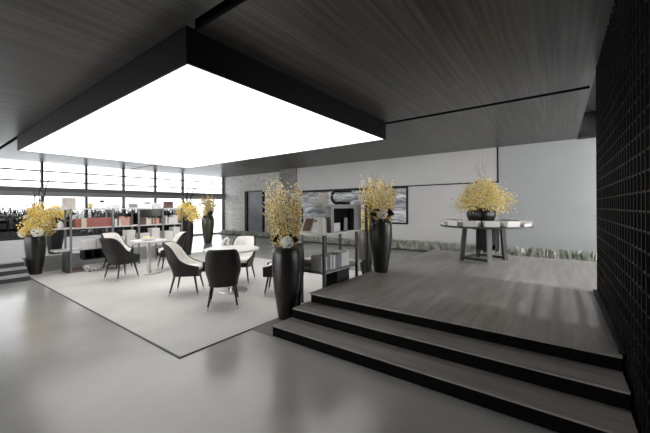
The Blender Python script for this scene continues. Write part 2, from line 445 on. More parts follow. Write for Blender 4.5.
quad_box(bm, -0.035, -2.1, PZ + 0.001, -0.001, -0.0, PZ + 0.03)
obj('floor_rail', bm, M['black'], ls)

# ------------------------------------------------------------------ planting strip at the foot of the back wall
struct(box('floor_planting_bed', -10.3, 10.0, 0.0, 3.6, 10.34, 0.03, M['soil']))
struct(box('floor_planting_bed_left', -15.1, 10.44, 0.0, -10.4, 10.80, 0.03, M['soil']))
random.seed(11)
for xa, xb, dy, cnt, lab in ((-10.3, 3.5, 0.0, 6700, 'low grey-green groundcover plants along the foot of the smooth back wall'), (-15.0, -10.45, 0.45, 2300, 'low grey-green groundcover plants along the foot of the brick wall')):
    bm = bmesh.new()
    for i in range(cnt):
        x = random.uniform(xa, xb); yy = random.uniform(10.02, 10.30) + dy
        h = random.uniform(0.12, 0.36) * (0.75 if x < -5 else 1.0); a = random.uniform(0, 2 * PI); s = random.uniform(0.02, 0.05)
        lx, ly = math.cos(a), math.sin(a)
        b0 = bm.verts.new((x, yy, 0.03)); b1 = bm.verts.new((x + lx * s, yy + ly * s * .5, h * 0.6)); b2 = bm.verts.new((x - ly * s, yy + lx * s * .5, h * .7)); b3 = bm.verts.new((x + lx * s * 2, min(yy + ly * s, 10.33 + dy), h))
        bm.faces.new((b0, b1, b3)); bm.faces.new((b0, b3, b2))
    tag(obj('groundcover', bm, M['plant']), lab, 'plants', kind='stuff')

# ------------------------------------------------------------------ dining chairs
def sm(t):
    t = max(0, min(1, t)); return t * t * (3 - 2 * t)
def sgnpow(v, e): return math.copysign(abs(v) ** e, v)
def top_h(a):
    a = abs(a)
    T = ((0, .87), (36, .868), (47, .855), (57, .825), (65, .78), (73, .71), (81, .635), (90, .57), (100, .53), (115, .50), (131, .475))
    for (a0, h0), (a1, h1) in zip(T, T[1:]):
        if a <= a1: return h0 + (h1 - h0) * (a - a0) / (a1 - a0)
    return .5
def chair_pt(a, z, off):
    s = 0.80 + 0.20 * sm((z - 0.31) / 0.26)
    ar = R(a)
    x = (0.252 * s - off) * sgnpow(math.sin(ar), 0.64)
    y = -(0.25 * s - off) * sgnpow(math.cos(ar), 0.72)
    if abs(a) > 90:
        t = (abs(a) - 90) / 40
        x = math.copysign((0.252 * s - off) * (1 - 0.05 * t * t), a); y = 0.25 * t
    back = max(0, math.cos(ar * 0.9))
    y -= 0.13 * max(0, (z - 0.44) / 0.43) ** 1.15 * back
    x *= 1 - 0.05 * sm((z - 0.6) / 0.27)
    return (x, y + 0.0, z)
def make_chair(label):
    t = thing('dining_chair', label, 'chair', group='dining chairs round the two tables')
    A = [-130 + 260 * i / 64 for i in range(65)]; N = 14
    # outer shell: outside face, rolled rim, inside face (thin)
    bm = bmesh.new(); grid = []
    for a in A:
        h = top_h(a); colm = []
        for k in range(N + 1): colm.append(bm.verts.new(chair_pt(a, 0.315 + (h - 0.012 - 0.315) * k / N, 0.0)))
        colm.append(bm.verts.new(chair_pt(a, h, 0.010)))
        colm.append(bm.verts.new(chair_pt(a, h - 0.006, 0.024)))
        for k in range(N, -1, -1): colm.append(bm.verts.new(chair_pt(a, 0.315 + (h - 0.02 - 0.315) * k / N, 0.026)))
        grid.append(colm)
    for a, b in zip(grid, grid[1:]):
        for k in range(len(a) - 1): bm.faces.new((a[k], a[k + 1], b[k + 1], b[k]))
        bm.faces.new((a[0], b[0], b[-1], a[-1]))
    bm.faces.new(grid[0]); bm.faces.new(grid[-1][::-1])
    obj('back_shell', bm, M['shell'], t, smooth=True)
    # cream padding inside with vertical channels
    bm = bmesh.new(); grid = []
    A2 = [-124 + 248 * i / 124 for i in range(125)]
    for a in A2:
        h = max(0.425, top_h(a) - 0.012); colm = []
        rib = 0.006 * abs(math.sin(R(a) * 9)) ** 0.6
        for k in range(N + 1):
            u = k / N
            colm.append(bm.verts.new(chair_pt(a, 0.40 + (h - 0.40) * u, 0.032 + (0.022 + rib) * (1 - u ** 8))))
        grid.append(colm)
    for a, b in zip(grid, grid[1:]):
        for k in range(N): bm.faces.new((a[k], b[k], b[k + 1], a[k + 1]))
    o = obj('back_cushion', bm, M['cream'], t, smooth=True)
    # seat base and cushion
    def pad(z0, z1, sc, rr):
        bm = bmesh.new(); rings = []; n = 48
        prof = [(0.0, z0)] + [(sc - rr + rr * math.sin(q), z0 + rr - rr * math.cos(q)) for q in (0.0, 0.5, 1.0, PI / 2)] + [(sc - rr + rr * math.cos(q), z1 - rr + rr * math.sin(q)) for q in (0.0, 0.5, 1.0, PI / 2)] + [(sc * 0.5, z1 + 0.012), (0, z1 + 0.015)]
        for s, z in prof:
            if s == 0: rings.append([bm.verts.new((0, 0.02, z))]); continue
            rings.append([bm.verts.new((s * sgnpow(math.cos(2 * PI * i / n), 0.6), 0.02 + s * 1.06 * sgnpow(math.sin(2 * PI * i / n), 0.6), z)) for i in range(n)])
        for a, b in zip(rings, rings[1:]):
            for i in range(n):
                j = (i + 1) % n
                if len(a) == 1: bm.faces.new((a[0], b[j], b[i]))
                elif len(b) == 1: bm.faces.new((a[i], a[j], b[0]))
                else: bm.faces.new((a[i], a[j], b[j], b[i]))
        return bm
    obj('seat_base', pad(0.315, 0.392, 0.205, 0.02), M['shell'], t, smooth=True)
    obj('seat_cushion', pad(0.394, 0.462, 0.212, 0.03), M['cream'], t, smooth=True)
    for sx, sy in ((-1, -1), (1, -1), (-1, 1), (1, 1)):
        bm = bmesh.new()
        p0 = Vector((sx * 0.150, 0.01 + sy * 0.155, 0.335)); p1 = Vector((sx * 0.205, 0.005 + sy * 0.225, 0.004))
        p2 = p0.lerp(p1, 0.86)
        tube(bm, [p0, p2], [0.019, 0.0125], 10)
        lg = obj('leg', bm, M['leg'], t, smooth=True)
        bm = bmesh.new(); tube(bm, [p2, p1], [0.0128, 0.0105], 10)
        obj('metal_tip', bm, M['metal'], lg, smooth=True)
    return t
FZ0 = 0.0115
chairs = [
    ((-3.97, 2.82), (-0.78, 0.63), 'charcoal chair nearest the camera, seen squarely from behind'),
    ((-5.08, 2.88), (0.72, 0.70), 'side-on chair left of the round table, cream ribbed back and seat showing'),
    ((-4.975, 3.95), (0.55, -0.84), 'cream-lined chair facing the camera behind the near round table'),
    ((-3.76, 3.78), (-0.8, -0.6), 'chair mostly hidden behind the tall black foreground vase'),
    ((-7.23, 2.68), (-0.25, 0.97), 'charcoal chair in front of the bookshelf, turned away at the far table'),
    ((-7.44, 3.80), (-0.22, -0.97), 'cream-lined chair at the far side of the small table near the bookshelf'),
    ((-8.36, 3.02), (0.95, 0.3), 'cream chair tucked behind the charcoal chair by the bookshelf'),
]
ch0 = None
for (x, y), d, lab in chairs:
    rz = math.atan2(d[1], d[0]) - PI / 2
    if ch0 is None:
        ch0 = make_chair(lab); ch0.location = (x, y, FZ0); ch0.rotation_euler = (0, 0, rz)
    else: dup(ch0, (x, y, FZ0), rz, lab)

# ------------------------------------------------------------------ tables in the carpeted area
def round_table(x, y, r, label):
    t = thing('cafe_table', label, 'table', (x, y, FZ0))
    bm = bmesh.new(); lathe(bm, [(0, 0.70), (r - 0.02, 0.70), (r, 0.712), (r, 0.73), (r - 0.006, 0.738), (0, 0.738)], 56)
    obj('tabletop', bm, M['table_white'], t)
    bm = bmesh.new(); lathe(bm, [(0, 0.02), (0.045, 0.02), (0.042, 0.69), (0.16, 0.70), (0, 0.70)], 28)
    obj('pedestal', bm, M['metal'], t, smooth=False)
    bm = bmesh.new(); lathe(bm, [(0, 0.0), (0.25, 0.0), (0.25, 0.012), (0.235, 0.02), (0, 0.02)], 44)
    obj('base_plate', bm, M['metal'], t)
    return t
round_table(-4.56, 3.42, 0.46, 'white round table among the front chairs, metal disc base')
round_table(-7.33, 3.27, 0.36, 'small white table on a metal stem near the bookshelf')
TT = FZ0 + 0.7385
# folded white napkin on the near table
bm = bmesh.new()
tube(bm, [(0, 0, 0.0), (0.02, 0.01, 0.06), (0.06, 0.0, 0.12), (0.10, 0.0, 0.14), (0.12, 0.01, 0.10), (0.10, 0.0, 0.05), (0.13, 0.0, 0.0)], [0.022, 0.024, 0.022, 0.024, 0.022, 0.02, 0.025], 8)
nk = obj('napkin', bm, M['paper'], smooth=True); nk.location = (-4.87, 3.43, TT + 0.022); nk.rotation_euler = (0, 0, 0.6)
tag(nk, 'folded white napkin standing on the near round table', 'napkin')
# plate with yellow blossoms on the far table
pt = thing('serving_plate', 'shallow white plate on the small table near the bookshelf', 'plate', (-7.30, 3.24, TT))
bm = bmesh.new(); lathe(bm, [(0, 0.0), (0.08, 0.0), (0.15, 0.022), (0.152, 0.027), (0.08, 0.008), (0, 0.008)], 32)
obj('dish', bm, M['hwhite'], pt, smooth=True)
random.seed(5)
def blob(bm, c, r, mi=0):
    a = random.uniform(0, PI); ca, sa = math.cos(a), math.sin(a)
    q = [(r * ca, r * sa, 0), (-r * sa, r * ca, 0), (-r * ca, -r * sa, 0), (r * sa, -r * ca, 0)]
    tl = random.uniform(-.5, .5) * r
    v = [bm.verts.new((c[0] + p[0], c[1] + p[1], c[2] + p[2] + (tl if i % 2 else -tl))) for i, p in enumerate(q)]
    t = bm.verts.new((c[0], c[1], c[2] + r * .9)); b = bm.verts.new((c[0], c[1], c[2] - r * .9))
    for i in range(4):
        bm.faces.new((v[i], v[(i + 1) % 4], t)).material_index = mi
        bm.faces.new((v[(i + 1) % 4], v[i], b)).material_index = mi
bm = bmesh.new()
for i in range(40): blob(bm, (random.gauss(0, .045), random.gauss(0, .045), 0.02 + random.uniform(0.01, .05)), 0.016, random.choice((0, 0, 1)))
fl = obj('petal_heap', bm, [M['cream_petal'], M['yellow']]); fl.location = (-7.30, 3.24, TT + 0.0085)
tag(fl, 'small heap of pale yellow flowers on the white plate', 'flowers')

# ------------------------------------------------------------------ vases and bouquets
def make_vase(x, y, z, h, rb, m, label, rmul=1.0):
    t = thing('floor_vase', label, 'vase', (x, y, z), group='tall floor vases')
    P = [(0.0, 0.0), (0.56, 0.0), (0.60, 0.01), (0.66, 0.10), (0.76, 0.25), (0.88, 0.42), (0.97, 0.60), (1.0, 0.72), (1.0, 0.82), (0.97, 0.90), (0.90, 0.955), (0.82, 0.985), (0.80, 1.0), (0.74, 1.0), (0.74, 0.97), (0.80, 0.93), (0.86, 0.85), (0.84, 0.78), (0.0, 0.77)]
    bm = bmesh.new(); lathe(bm, [(r * rb, q * h) for r, q in P], 48)
    obj('vase_body', bm, m, t, smooth=True)
    bm = bmesh.new()
    prof = [(0.80, 0.985), (0.845, 0.99), (0.85, 1.005), (0.80, 1.015), (0.735, 1.01), (0.735, 0.985)]
    lathe(bm, [(r * rb, q * h) for r, q in prof + prof[:1]], 48)
    obj('rim', bm, m, t, smooth=True)
    return t

def bouquet(x, y, z0, zr, label, n=46, spread=0.26, h=0.75, blossoms=1400, r=0.011, pale=0.3, top_pale=True, mouth=0.09, shape='upright', tw=0, twmat='grey_twig', twh=1.0, skew=(0, 0), name='forsythia_bouquet', drop=0.0, gold=0.25, seed=1):
    random.seed(seed)
    t = thing(name, label, 'flowers', (x, y, z0), group='yellow branch bouquets')
    bs = bmesh.new(); bb = bmesh.new(); paths = []
    for i in range(n):
        a = random.uniform(0, 2 * PI)
        if shape == 'upright':
            q = math.sqrt(random.random()); L = h * random.uniform(0.62, 1.0)
            base = Vector((math.cos(a) * mouth * q, math.sin(a) * mouth * q, 0)); end = Vector((math.cos(a) * spread * q + skew[0], math.sin(a) * spread * q + skew[1], L))
        else:
            el = random.uniform(-0.15 - drop, PI / 2); L = random.uniform(0.75, 1.0)
            base = Vector((math.cos(a) * mouth * random.random(), math.sin(a) * mouth * random.random(), 0)); end = Vector((math.cos(a) * math.cos(el) * spread * L + skew[0], math.sin(a) * math.cos(el) * spread * L + skew[1], 0.10 + math.sin(el) * (h - 0.1) * L))
        mid = base.lerp(end, 0.5) + Vector((random.uniform(-.03, .03), random.uniform(-.03, .03), 0.05 if shape == 'ball' else 0.0))
        pts = [base, base.lerp(mid, 0.5) + Vector((0, 0, 0.03)), mid, mid.lerp(end, 0.55) + Vector((random.uniform(-.02, .02), random.uniform(-.02, .02), 0.01)), end]
        tube(bs, pts, [0.004, 0.0036, 0.003, 0.0024, 0.0012], 4)
        paths.append(pts)
    for i in range(blossoms):
        pts = random.choice(paths); u = random.uniform(0.12 if shape == 'upright' else 0.35, 1.0) * 4
        k = min(3, int(u)); p = pts[k].lerp(pts[k + 1], u - k)
        s = 0.020 if shape == 'upright' else 0.055
        c = p + Vector((random.gauss(0, s), random.gauss(0, s), random.gauss(0, s)))
        c.z = max(c.z, 0.005 if shape == 'upright' else -0.04)
        f = c.z / h
        pp = pale + (0.45 * max(0, f - 0.55) / 0.45 if top_pale else 0)
        q = random.random()
        mi = 1 if q < pp else (2 if q < pp + gold else 0)
        blob(bb, c, r * random.uniform(0.7, 1.35), mi)
    obj('branch', bs, M['twig'], t)
    obj('blossom', bb, [M['yellow'], M['cream_petal'], M['gold']], t)
    if tw:
        bt = bmesh.new()
        for i in range(tw):
            a = random.uniform(0, 2 * PI); q = random.uniform(0.2, 1)
            p = Vector((random.uniform(-.04, .04), random.uniform(-.04, .04), 0)); pts = [p.copy()]
            e = Vector((math.cos(a) * spread * 0.8 * q + skew[0], math.sin(a) * spread * .8 * q + skew[1], twh * random.uniform(.75, 1)))
            for k in range(1, 8):
                pts.append(p.lerp(e, k / 7) + Vector((random.gauss(0, .018), random.gauss(0, .018), 0)))
            tk = 4.2 if twmat == 'dark_twig' else 1.0
            tube(bt, pts, [tk * (0.006 - 0.0006 * k) for k in range(8)], 4)
            for k in (3, 4, 5, 6):
                b0 = pts[k]; b1 = b0 + Vector((random.uniform(-.16, .16), random.uniform(-.16, .16), random.uniform(.05, .16)))
                tube(bt, [b0, b0.lerp(b1, .5) + Vector((0, 0, -.015)), b1], [0.003 * tk, 0.0024 * tk, 0.0012 * tk], 3)
        obj('bare_twig', bt, M[twmat], t)
    return t

def hydrangea(x, y, z, r, m, label):
    random.seed(int(abs(x * 100)))
    bm = bmesh.new()
    for i in range(150):
        a = random.uniform(0, 2 * PI); c = random.uniform(-0.9, 1)
        s = math.sqrt(1 - c * c)
        blob(bm, (r * s * math.cos(a) * .9, r * s * math.sin(a) * .9, r * c * .9), r * 0.27)
    o = obj('hydrangea', bm, m); o.location = (x, y, z)
    return tag(o, label, 'flower', 'hydrangea heads at the vase mouths')

def leaves(x, y, z, label, s=0.09, ang=(0.4, 2.6, 3.7, 5.6)):
    bm = bmesh.new()
    for a in ang:
        d = Vector((math.cos(a), math.sin(a), 0)); p = Vector((-d.y, d.x, 0))
        rows = []
        for k in range(6):
            u = k / 5; wv = s * 0.55 * math.sin(PI * (0.12 + 0.86 * u)) 
            c = d * (s * 1.4 * u) + Vector((0, 0, 0.02 + 0.05 * math.sin(u * PI * 0.9)))
            q2 = (p * 0.45 + Vector((0, 0, 0.9))) * wv; c = c + Vector((0, 0, s * 0.25))
            rows.append([bm.verts.new(c + q2), bm.verts.new(c + p * wv * .2), bm.verts.new(c - q2)])
        for q, r_ in zip(rows, rows[1:]):
            for k in range(2): bm.faces.new((q[k], q[k + 1], r_[k + 1], r_[k]))
    geom = bm.faces[:]
    bmesh.ops.solidify(bm, geom=geom, thickness=0.004)
    o = obj('dark_leaves', bm, M['dark_leaf'], smooth=True); o.location = (x, y, z)
    return tag(o, label, 'leaves')

# directions seen from the camera: cr = toward the right of the photo, cf = away from the camera
cr = Vector((math.cos(YAW), math.sin(YAW), 0)); cf = Vector((-math.sin(YAW), math.cos(YAW), 0))

# foreground pair beside the steps
V1 = (-2.868, 3.0)
make_vase(*V1, 0.008, 0.93, 0.185, M['vase'], 'large glossy black floor vase in the foreground beside the bottom step')
bouquet(*V1, 0.74, 0, 'tall yellow branches in the big foreground vase by the steps', n=60, spread=0.25, h=1.12, blossoms=2700, r=0.0118, pale=0.46, mouth=0.10, tw=7, twmat='grey_twig', twh=1.12, skew=(-0.03, -0.02), seed=21)
p = Vector((*V1, 0)) - cf * 0.15 + cr * 0.03
hydrangea(p.x, p.y, 1.01, 0.075, M['white_petal'], 'white hydrangea head at the mouth of the foreground vase')
p = Vector((*V1, 0)) - cf * 0.05
leaves(p.x, p.y, 0.955, 'near-black leaves spilling over the rim of the foreground vase', 0.12, ang=(YAW + 0.15, YAW + PI - 0.1, YAW - 0.25, YAW + PI + 0.3))
V8 = (-3.05, 3.35)
make_vase(*V8, 0.008, 0.92, 0.15, M['vase_pebble'], 'slim pebbled black vase hidden behind the big foreground vase')

# pair on the platform edge
V2 = (-2.41, 4.81)
make_vase(*V2, PZ + 0.0005, 0.88, 0.195, M['vase'], 'large dark bronze vase standing on the wooden platform')
bouquet(*V2, PZ + 0.70, 0, 'yellow branches in the bronze vase on the platform', n=60, spread=0.32, h=0.90, blossoms=2300, r=0.0145, pale=0.3, mouth=0.12, tw=4, twh=0.98, skew=(-.05, -.02), seed=33)
p = Vector((*V2, 0)) - cf * 0.17 + cr * 0.0
hydrangea(p.x, p.y, PZ + 0.98, 0.085, M['pink_petal'], 'blush white hydrangea at the mouth of the platform vase')
leaves(p.x, p.y, PZ + 0.895, 'near-black leaves on the rim of the platform vase', 0.14, ang=(YAW + 0.1, YAW + PI - 0.1, YAW - 0.2, YAW + PI + 0.2))
V7 = (-3.50, 6.25)
make_vase(*V7, 0.001, 0.93, 0.2, M['vase_olive'], 'olive vase on the lower floor behind the platform vase')
bouquet(*V7, 0.76, 0, 'yellow branches in the olive vase, drooping left of the platform vase', n=36, spread=0.24, h=0.75, blossoms=900, r=0.015, pale=0.2, mouth=0.1, seed=37)

# left pair by the small steps
V3 = (-9.33, 1.755)
make_vase(*V3, 0.001, 0.92, 0.185, M['vase'], 'dark bronze vase at the end of the left steps')
bouquet(*V3, 0.86, 0, 'bushy yellow bouquet with a black forked twig, in the vase by the left steps', n=70, spread=0.29, h=0.75, blossoms=1700, r=0.018, pale=0.12, top_pale=False, mouth=0.1, shape='ball', seed=41, tw=3, twmat='dark_twig', twh=1.3, skew=(.11, .05), gold=0.4)
p = Vector((*V3, 0)) - cf * 0.13 + cr * 0.16
hydrangea(p.x, p.y, 0.95, 0.10, M['white_petal'], 'white hydrangea on the right rim of the vase by the left steps')
p = Vector((*V3, 0)) - cf * 0.13 - cr * 0.14
hydrangea(p.x, p.y, 0.92, 0.085, M['white_petal'], 'white hydrangea on the left rim of the vase by the left steps')
V4 = (-9.92, 2.22)
make_vase(*V4, 0.361, 0.86, 0.2, M['vase'], 'black vase on the grey plinth at the bookshelf end')
bouquet(*V4, 1.17, 0, 'yellow bouquet in the black vase on the grey plinth', n=40, spread=0.34, h=0.36, blossoms=700, r=0.018, pale=0.1, top_pale=False, mouth=0.1, shape='ball', seed=43, gold=0.45)

# far pair beyond the bookshelf
V5 = (-9.2, 5.22)
make_vase(*V5, 0.011, 1.14, 0.2, M['vase'], 'slim black vase at the far end of the long bookshelf')
bouquet(*V5, 1.05, 0, 'bright yellow bouquet with dark twigs at the far bookshelf end', n=60, spread=0.46, h=0.62, blossoms=1500, r=0.022, pale=0.12, top_pale=False, mouth=0.08, shape='ball', seed=51, tw=5, twmat='dark_twig', twh=1.3, skew=(0.06, 0.03), gold=0.25)
V6 = (-11.75, 7.6)
make_vase(*V6, 0.001, 1.12, 0.25, M['vase_olive'], 'olive grey vase standing alone near the brick wall')
bouquet(*V6, 1.0, 0, 'upright yellow bouquet in the olive grey vase near the brick wall', n=40, spread=0.38, h=1.05, blossoms=1100, r=0.026, pale=0.25, top_pale=False, mouth=0.12, seed=57)
leaves(V6[0] + 0.12, V6[1] - 0.1, 1.14, 'dark leaves on the rim of the olive grey vase', 0.18, ang=(YAW, YAW - .6, YAW + .8))

# ------------------------------------------------------------------ display table on the platform
TX, TY = -1.2, 7.02
tb = thing('display_table', 'large round grey table on the wooden platform, laden with books', 'table', (TX, TY, PZ + 0.0005))
bm = bmesh.new(); lathe(bm, [(0, 0.68), (0.80, 0.68), (0.835, 0.69), (0.835, 0.715), (0.825, 0.72), (0, 0.72)], 72)
obj('tabletop', bm, M['dark_oak'], tb)
def slant(bm, p0, p1, w0, w1):
    d = (Vector(p1) - Vector(p0)).normalized(); a = Vector((p0[0], p0[1], 0)).normalized(); b = Vector((-a.y, a.x, 0))
    v = []
    for p, ww in ((Vector(p0), w0), (Vector(p1), w1)):
        for s, t2 in ((-1, -1), (1, -1), (1, 1), (-1, 1)): v.append(bm.verts.new(p + a * s * ww + b * t2 * ww * 1.1))
    for f in ((0, 3, 2, 1), (4, 5, 6, 7), (0, 1, 5, 4), (1, 2, 6, 5), (2, 3, 7, 6), (3, 0, 4, 7)): bm.faces.new([v[i] for i in f])
feet = [(-0.38, -0.22), (0.16, -0.40), (0.34, 0.24), (-0.2, 0.42)]
for i, (fx, fy) in enumerate(feet):
    bm = bmesh.new(); slant(bm, (fx * 0.86, fy * 0.86, 0.68), (fx, fy, 0.0), 0.038, 0.034)
    obj('leg', bm, M['oak'] if i == 1 else M['dark_oak'], tb)
for i in range(4):
    a, b = Vector((*feet[i], 0.05)), Vector((*feet[(i + 1) % 4], 0.05))
    if i in (1,): continue
    bm = bmesh.new(); tube(bm, [a, b], 0.025, 4); obj('stretcher', bm, M['dark_oak'], tb)
random.seed(8)
bm = bmesh.new()
for k in range(22):
    a = 2 * PI * k / 22; z0 = random.uniform(0.26, 0.42)
    rot_box(bm, (0.05 + 0.19 * math.cos(a), 0.05 + 0.15 * math.sin(a)), 0.03, 0.06, z0 - 0.08, 0.66, a)
quad_box(bm, -0.2, -0.1, 0.62, 0.2, 0.2, 0.68)
obj('hanging_core', bm, M['black'], tb)
# books round the rim of the table
def make_book(name, label, sx, sy, sz, cover, group):
    t = thing(name, label, 'book', group=group)
    bm = bmesh.new(); c = 0.0035
    quad_box(bm, -sx / 2, -sy / 2, 0, sx / 2, sy / 2, c); quad_box(bm, -sx / 2, -sy / 2, sz - c, sx / 2, sy / 2, sz); quad_box(bm, -sx / 2, -sy / 2, c, -sx / 2 + c, sy / 2, sz - c)
    obj('cover', bm, cover, t)
    box('pages', -sx / 2 + c, -sy / 2 + 0.005, c + 0.0004, sx / 2 - 0.005, sy / 2 - 0.005, sz - c - 0.0004, M['paper'], t)
    return t
tz = PZ + 0.0005 + 0.7205
bk0 = bk1 = None
GB = 'white books around the rim of the round display table'
for k in range(14):
    a = 2 * PI * k / 14 + 0.1
    bx, by = TX + 0.71 * math.cos(a), TY + 0.71 * math.sin(a)
    for lvl in range(2):
        lab = 'thick white book lying %s at the rim of the round display table' % ('under another' if lvl == 0 else 'on top of another')
        rz = a + random.uniform(-.04, .04)
        if lvl == 0 and bk0 is None: b = bk0 = make_book('book', lab, 0.22, 0.25, 0.05, M['paper'], GB); b.location = (bx, by, tz); b.rotation_euler.z = rz
        elif lvl == 0: dup(bk0, (bx, by, tz), rz, lab)
        elif k % 5 == 3: continue
        else: dup(bk0, (bx, by, tz + 0.0505), rz, lab)
bw = thing('flower_bowl', 'squat dark bronze bowl in the middle of the round display table', 'bowl', (TX - 0.05, TY - 0.05, tz))
bm = bmesh.new(); lathe(bm, [(0, 0), (0.17, 0), (0.23, 0.07), (0.27, 0.18), (0.27, 0.27), (0.24, 0.31), (0.22, 0.305), (0.24, 0.27), (0.22, 0.22), (0, 0.22)], 44)
obj('bowl_body', bm, M['vase'], bw, smooth=True)
bouquet(TX, TY - 0.05, tz + 0.27, 0, 'wide round yellow bouquet with bare grey twigs, on the round display table', n=130, spread=0.54, h=0.66, blossoms=4600, r=0.0145, pale=0.36, top_pale=False, mouth=0.12, shape='ball', seed=61, tw=6, twmat='grey_twig', twh=1.15, drop=0.0, gold=0.22)

# ------------------------------------------------------------------ shelving
def shelf_unit(label, x0, x1, boards, posts, pm, bmats):
    t = thing('bookshelf', label, 'bookshelf', ((x0 + x1) / 2, (boards[0][0] + boards[0][1]) / 2, 0))
    ox, oy = t.location.x, t.location.y
    for (y0, y1, z), m in zip(boards, bmats):
        box('shelf_board', x0 - ox, y0 - oy, z - 0.028, x1 - ox, y1 - oy, z, m, t)
    for x, y, z0, z1 in posts:
        box('post', x - 0.018 - ox, y - 0.018 - oy, z0, x + 0.018 - ox, y + 0.018 - oy, z1, pm, t)
    return t

# right shelf, standing on the lower floor against the platform edge
sr = shelf_unit('open grey shelf unit beside the wooden platform', -3.10, -2.62,
    [(3.46, 4.52, 1.49), (3.46, 4.52, 1.085), (3.50, 4.38, 0.535), (4.40, 4.56, 0.57)],
    [(-2.60, 3.47, 0.0075, 1.06), (-2.60, 4.34, 0.0075, 1.06), (-3.12, 3.60, 0.0115, 1.49), (-3.12, 4.64, 0.0115, 1.49), (-2.60, 4.56, 0.0075, 0.57), (-2.60, 4.66, 0.0075, 1.49), (-3.12, 4.2, 0.0115, 1.06)],
    M['shelf_dark'], [M['shelf'], M['board_white'], M['shelf'], M['board_white']])
ox, oy = sr.location.x, sr.location.y
bm = bmesh.new()
for q in ((3.65, 3.72), (4.28, 4.50)): quad_box(bm, -2.72 - ox, q[0] - oy, 1.086, -2.605 - ox, q[1] - oy, 1.461)
quad_box(bm, -2.72 - ox, 3.72 - oy, 1.435, -2.605 - ox, 4.28 - oy, 1.461)
obj('cabinet_frame', bm, M['shelf'], sr)
box('cabinet_back', -2.718 - ox, 3.72 - oy, 1.086, -2.705 - ox, 4.28 - oy, 1.435, M['reveal'], sr)
box('picture', 0, 0, 0, 0.015, 0.17, 0.13, M['paper']).location = (-2.68, 3.80, 1.0865)
tag(bpy.data.objects['picture'], 'small pale card inside the black cabinet of the platform shelf', 'card')
o = box('picture', 0, 0, 0, 0.015, 0.10, 0.2, M['hgrey'], bevel=0.003); o.location = (-2.68, 4.08, 1.0865)
tag(o, 'tall grey card inside the black cabinet of the platform shelf', 'card')
# on top: book on stand and black ring sculpture
o = thing('framed_picture', 'small beige picture leaning on top of the platform shelf', 'picture', (-2.83, 3.72, 1.4905), YAW)
bm = bmesh.new(); v = quad_box(bm, -0.07, 0, 0, 0.07, 0.014, 0.17)
for q in v: q.co.y += q.co.z * 0.25; q.co.x += q.co.z * 0.2
obj('frame', bm, M['hcream'], o)
bm = bmesh.new(); v = quad_box(bm, -0.05, -0.003, 0.02, 0.05, -0.0005, 0.15)
for q in v: q.co.y += q.co.z * 0.25; q.co.x += q.co.z * 0.2
obj('canvas', bm, M['picture'], o)
bm = bmesh.new()
pts = []
for k in range(15):
    a = R(60 + 230 * k / 14); pts.append((0.10 * math.cos(a), 0, 0.13 + 0.11 * math.sin(a)))
pts = [(0.30, 0, 0.235), (0.16, 0, 0.235)] + pts + [(0.17, 0, 0.02), (0.26, 0, 0.02)]
tube(bm, pts, 0.028, 10)
o = obj('ring_sculpture', bm, M['black'], smooth=True); o.location = (-2.80, 4.08, 1.4985); o.scale = (0.8, 1, 0.9); o.rotation_euler = (0, 0, YAW + 0.2)
tag(o, 'black curled sculpture on top of the platform shelf', 'sculpture')
# middle board
o = thing('leaning_tablet', 'brown tablet leaning on the middle board of the platform shelf', 'tablet', (-2.98, 3.53, 1.0855), YAW)
for nm, m, a, b in (('frame', M['hwhite'], (-.08, 0.004), (0, .215)), ('screen', M['hbrown'], (-.06, -0.001), (.02, .2))):
    bm = bmesh.new(); v = quad_box(bm, a[0], a[1], b[0], -a[0], a[1] + (.012 if nm == 'frame' else .004), b[1])
    for q in v: q.co.y += q.co.z * 0.3; q.co.x += q.co.z * 0.3
    obj(nm, bm, m, o)
def upright_books(x, y0, z, specs, group, labels, gap=0.003, axis='y', depth=0.17, name='book'):
    """books standing with the spine toward +X in a row along +Y"""
    y = y0
    for i, (th, h, cov, lean) in enumerate(specs):
        b = thing(name, labels[i] if isinstance(labels, list) else labels, 'book', (x, y + th / 2, z), 0, group)
        c = 0.003
        bm = bmesh.new()
        quad_box(bm, -depth, -th / 2, 0, 0, -th / 2 + c, h); quad_box(bm, -depth, th / 2 - c, 0, 0, th / 2, h); quad_box(bm, -c, -th / 2 + c, 0, 0, th / 2 - c, h)
        obj('cover', bm, M[cov], b)
        box('pages', -depth + .004, -th / 2 + c + .0004, .004, -c - .0004, th / 2 - c - .0004, h - .005, M['paper'], b)
        y += th + gap
    return y
upright_books(-2.66, 3.53, 1.0855, [(0.05, 0.225, 'hwhite', 0)], 'tall white volume', 'tall thick white book upright on the middle board of the platform shelf', depth=0.11)
upright_books(-2.66, 3.584, 1.0855, [(0.03, 0.20, 'hcream', 0)], 'tall white volume', 'cream book upright beside the tall thick white book', depth=0.11)
random.seed(14)
sp = []; labs = []
for k in range(17):
    cv = ['hwhite', 'hgrey', 'hwhite', 'hgrey', 'hblue'][k % 5] if k < 12 else 'hwhite'
    if 8 <= k < 12: cv = 'hblue' if k % 2 else 'hgrey'
    sp.append((random.uniform(0.03, 0.05), random.uniform(0.19, 0.23), cv, 0))
    labs.append({'hwhite': 'white', 'hgrey': 'grey', 'hblue': 'slate blue'}[cv] + ' book upright on the lowest board of the platform shelf')
upright_books(-2.68, 3.525, 0.5355, sp, 'books on the lowest board of the platform shelf', labs, depth=0.2)
for k in range(3):
    o = box('flat_box', -0.095, -0.1, 0, 0.095, 0.1, 0.05, M['hgrey'] if k == 1 else M['hwhite'], bevel=0.003); o.location = (-2.995, 3.63 + 0.0 * k, 0.5355 + 0.0505 * k); o.rotation_euler.z = 0.03 * k
    tag(o, ['flat white box at the bottom of the pile behind the lowest-board books', 'grey box in the middle of the pile behind the lowest-board books', 'flat white box on top of the pile behind the lowest-board books'][k], 'box', 'flat boxes on the platform shelf')
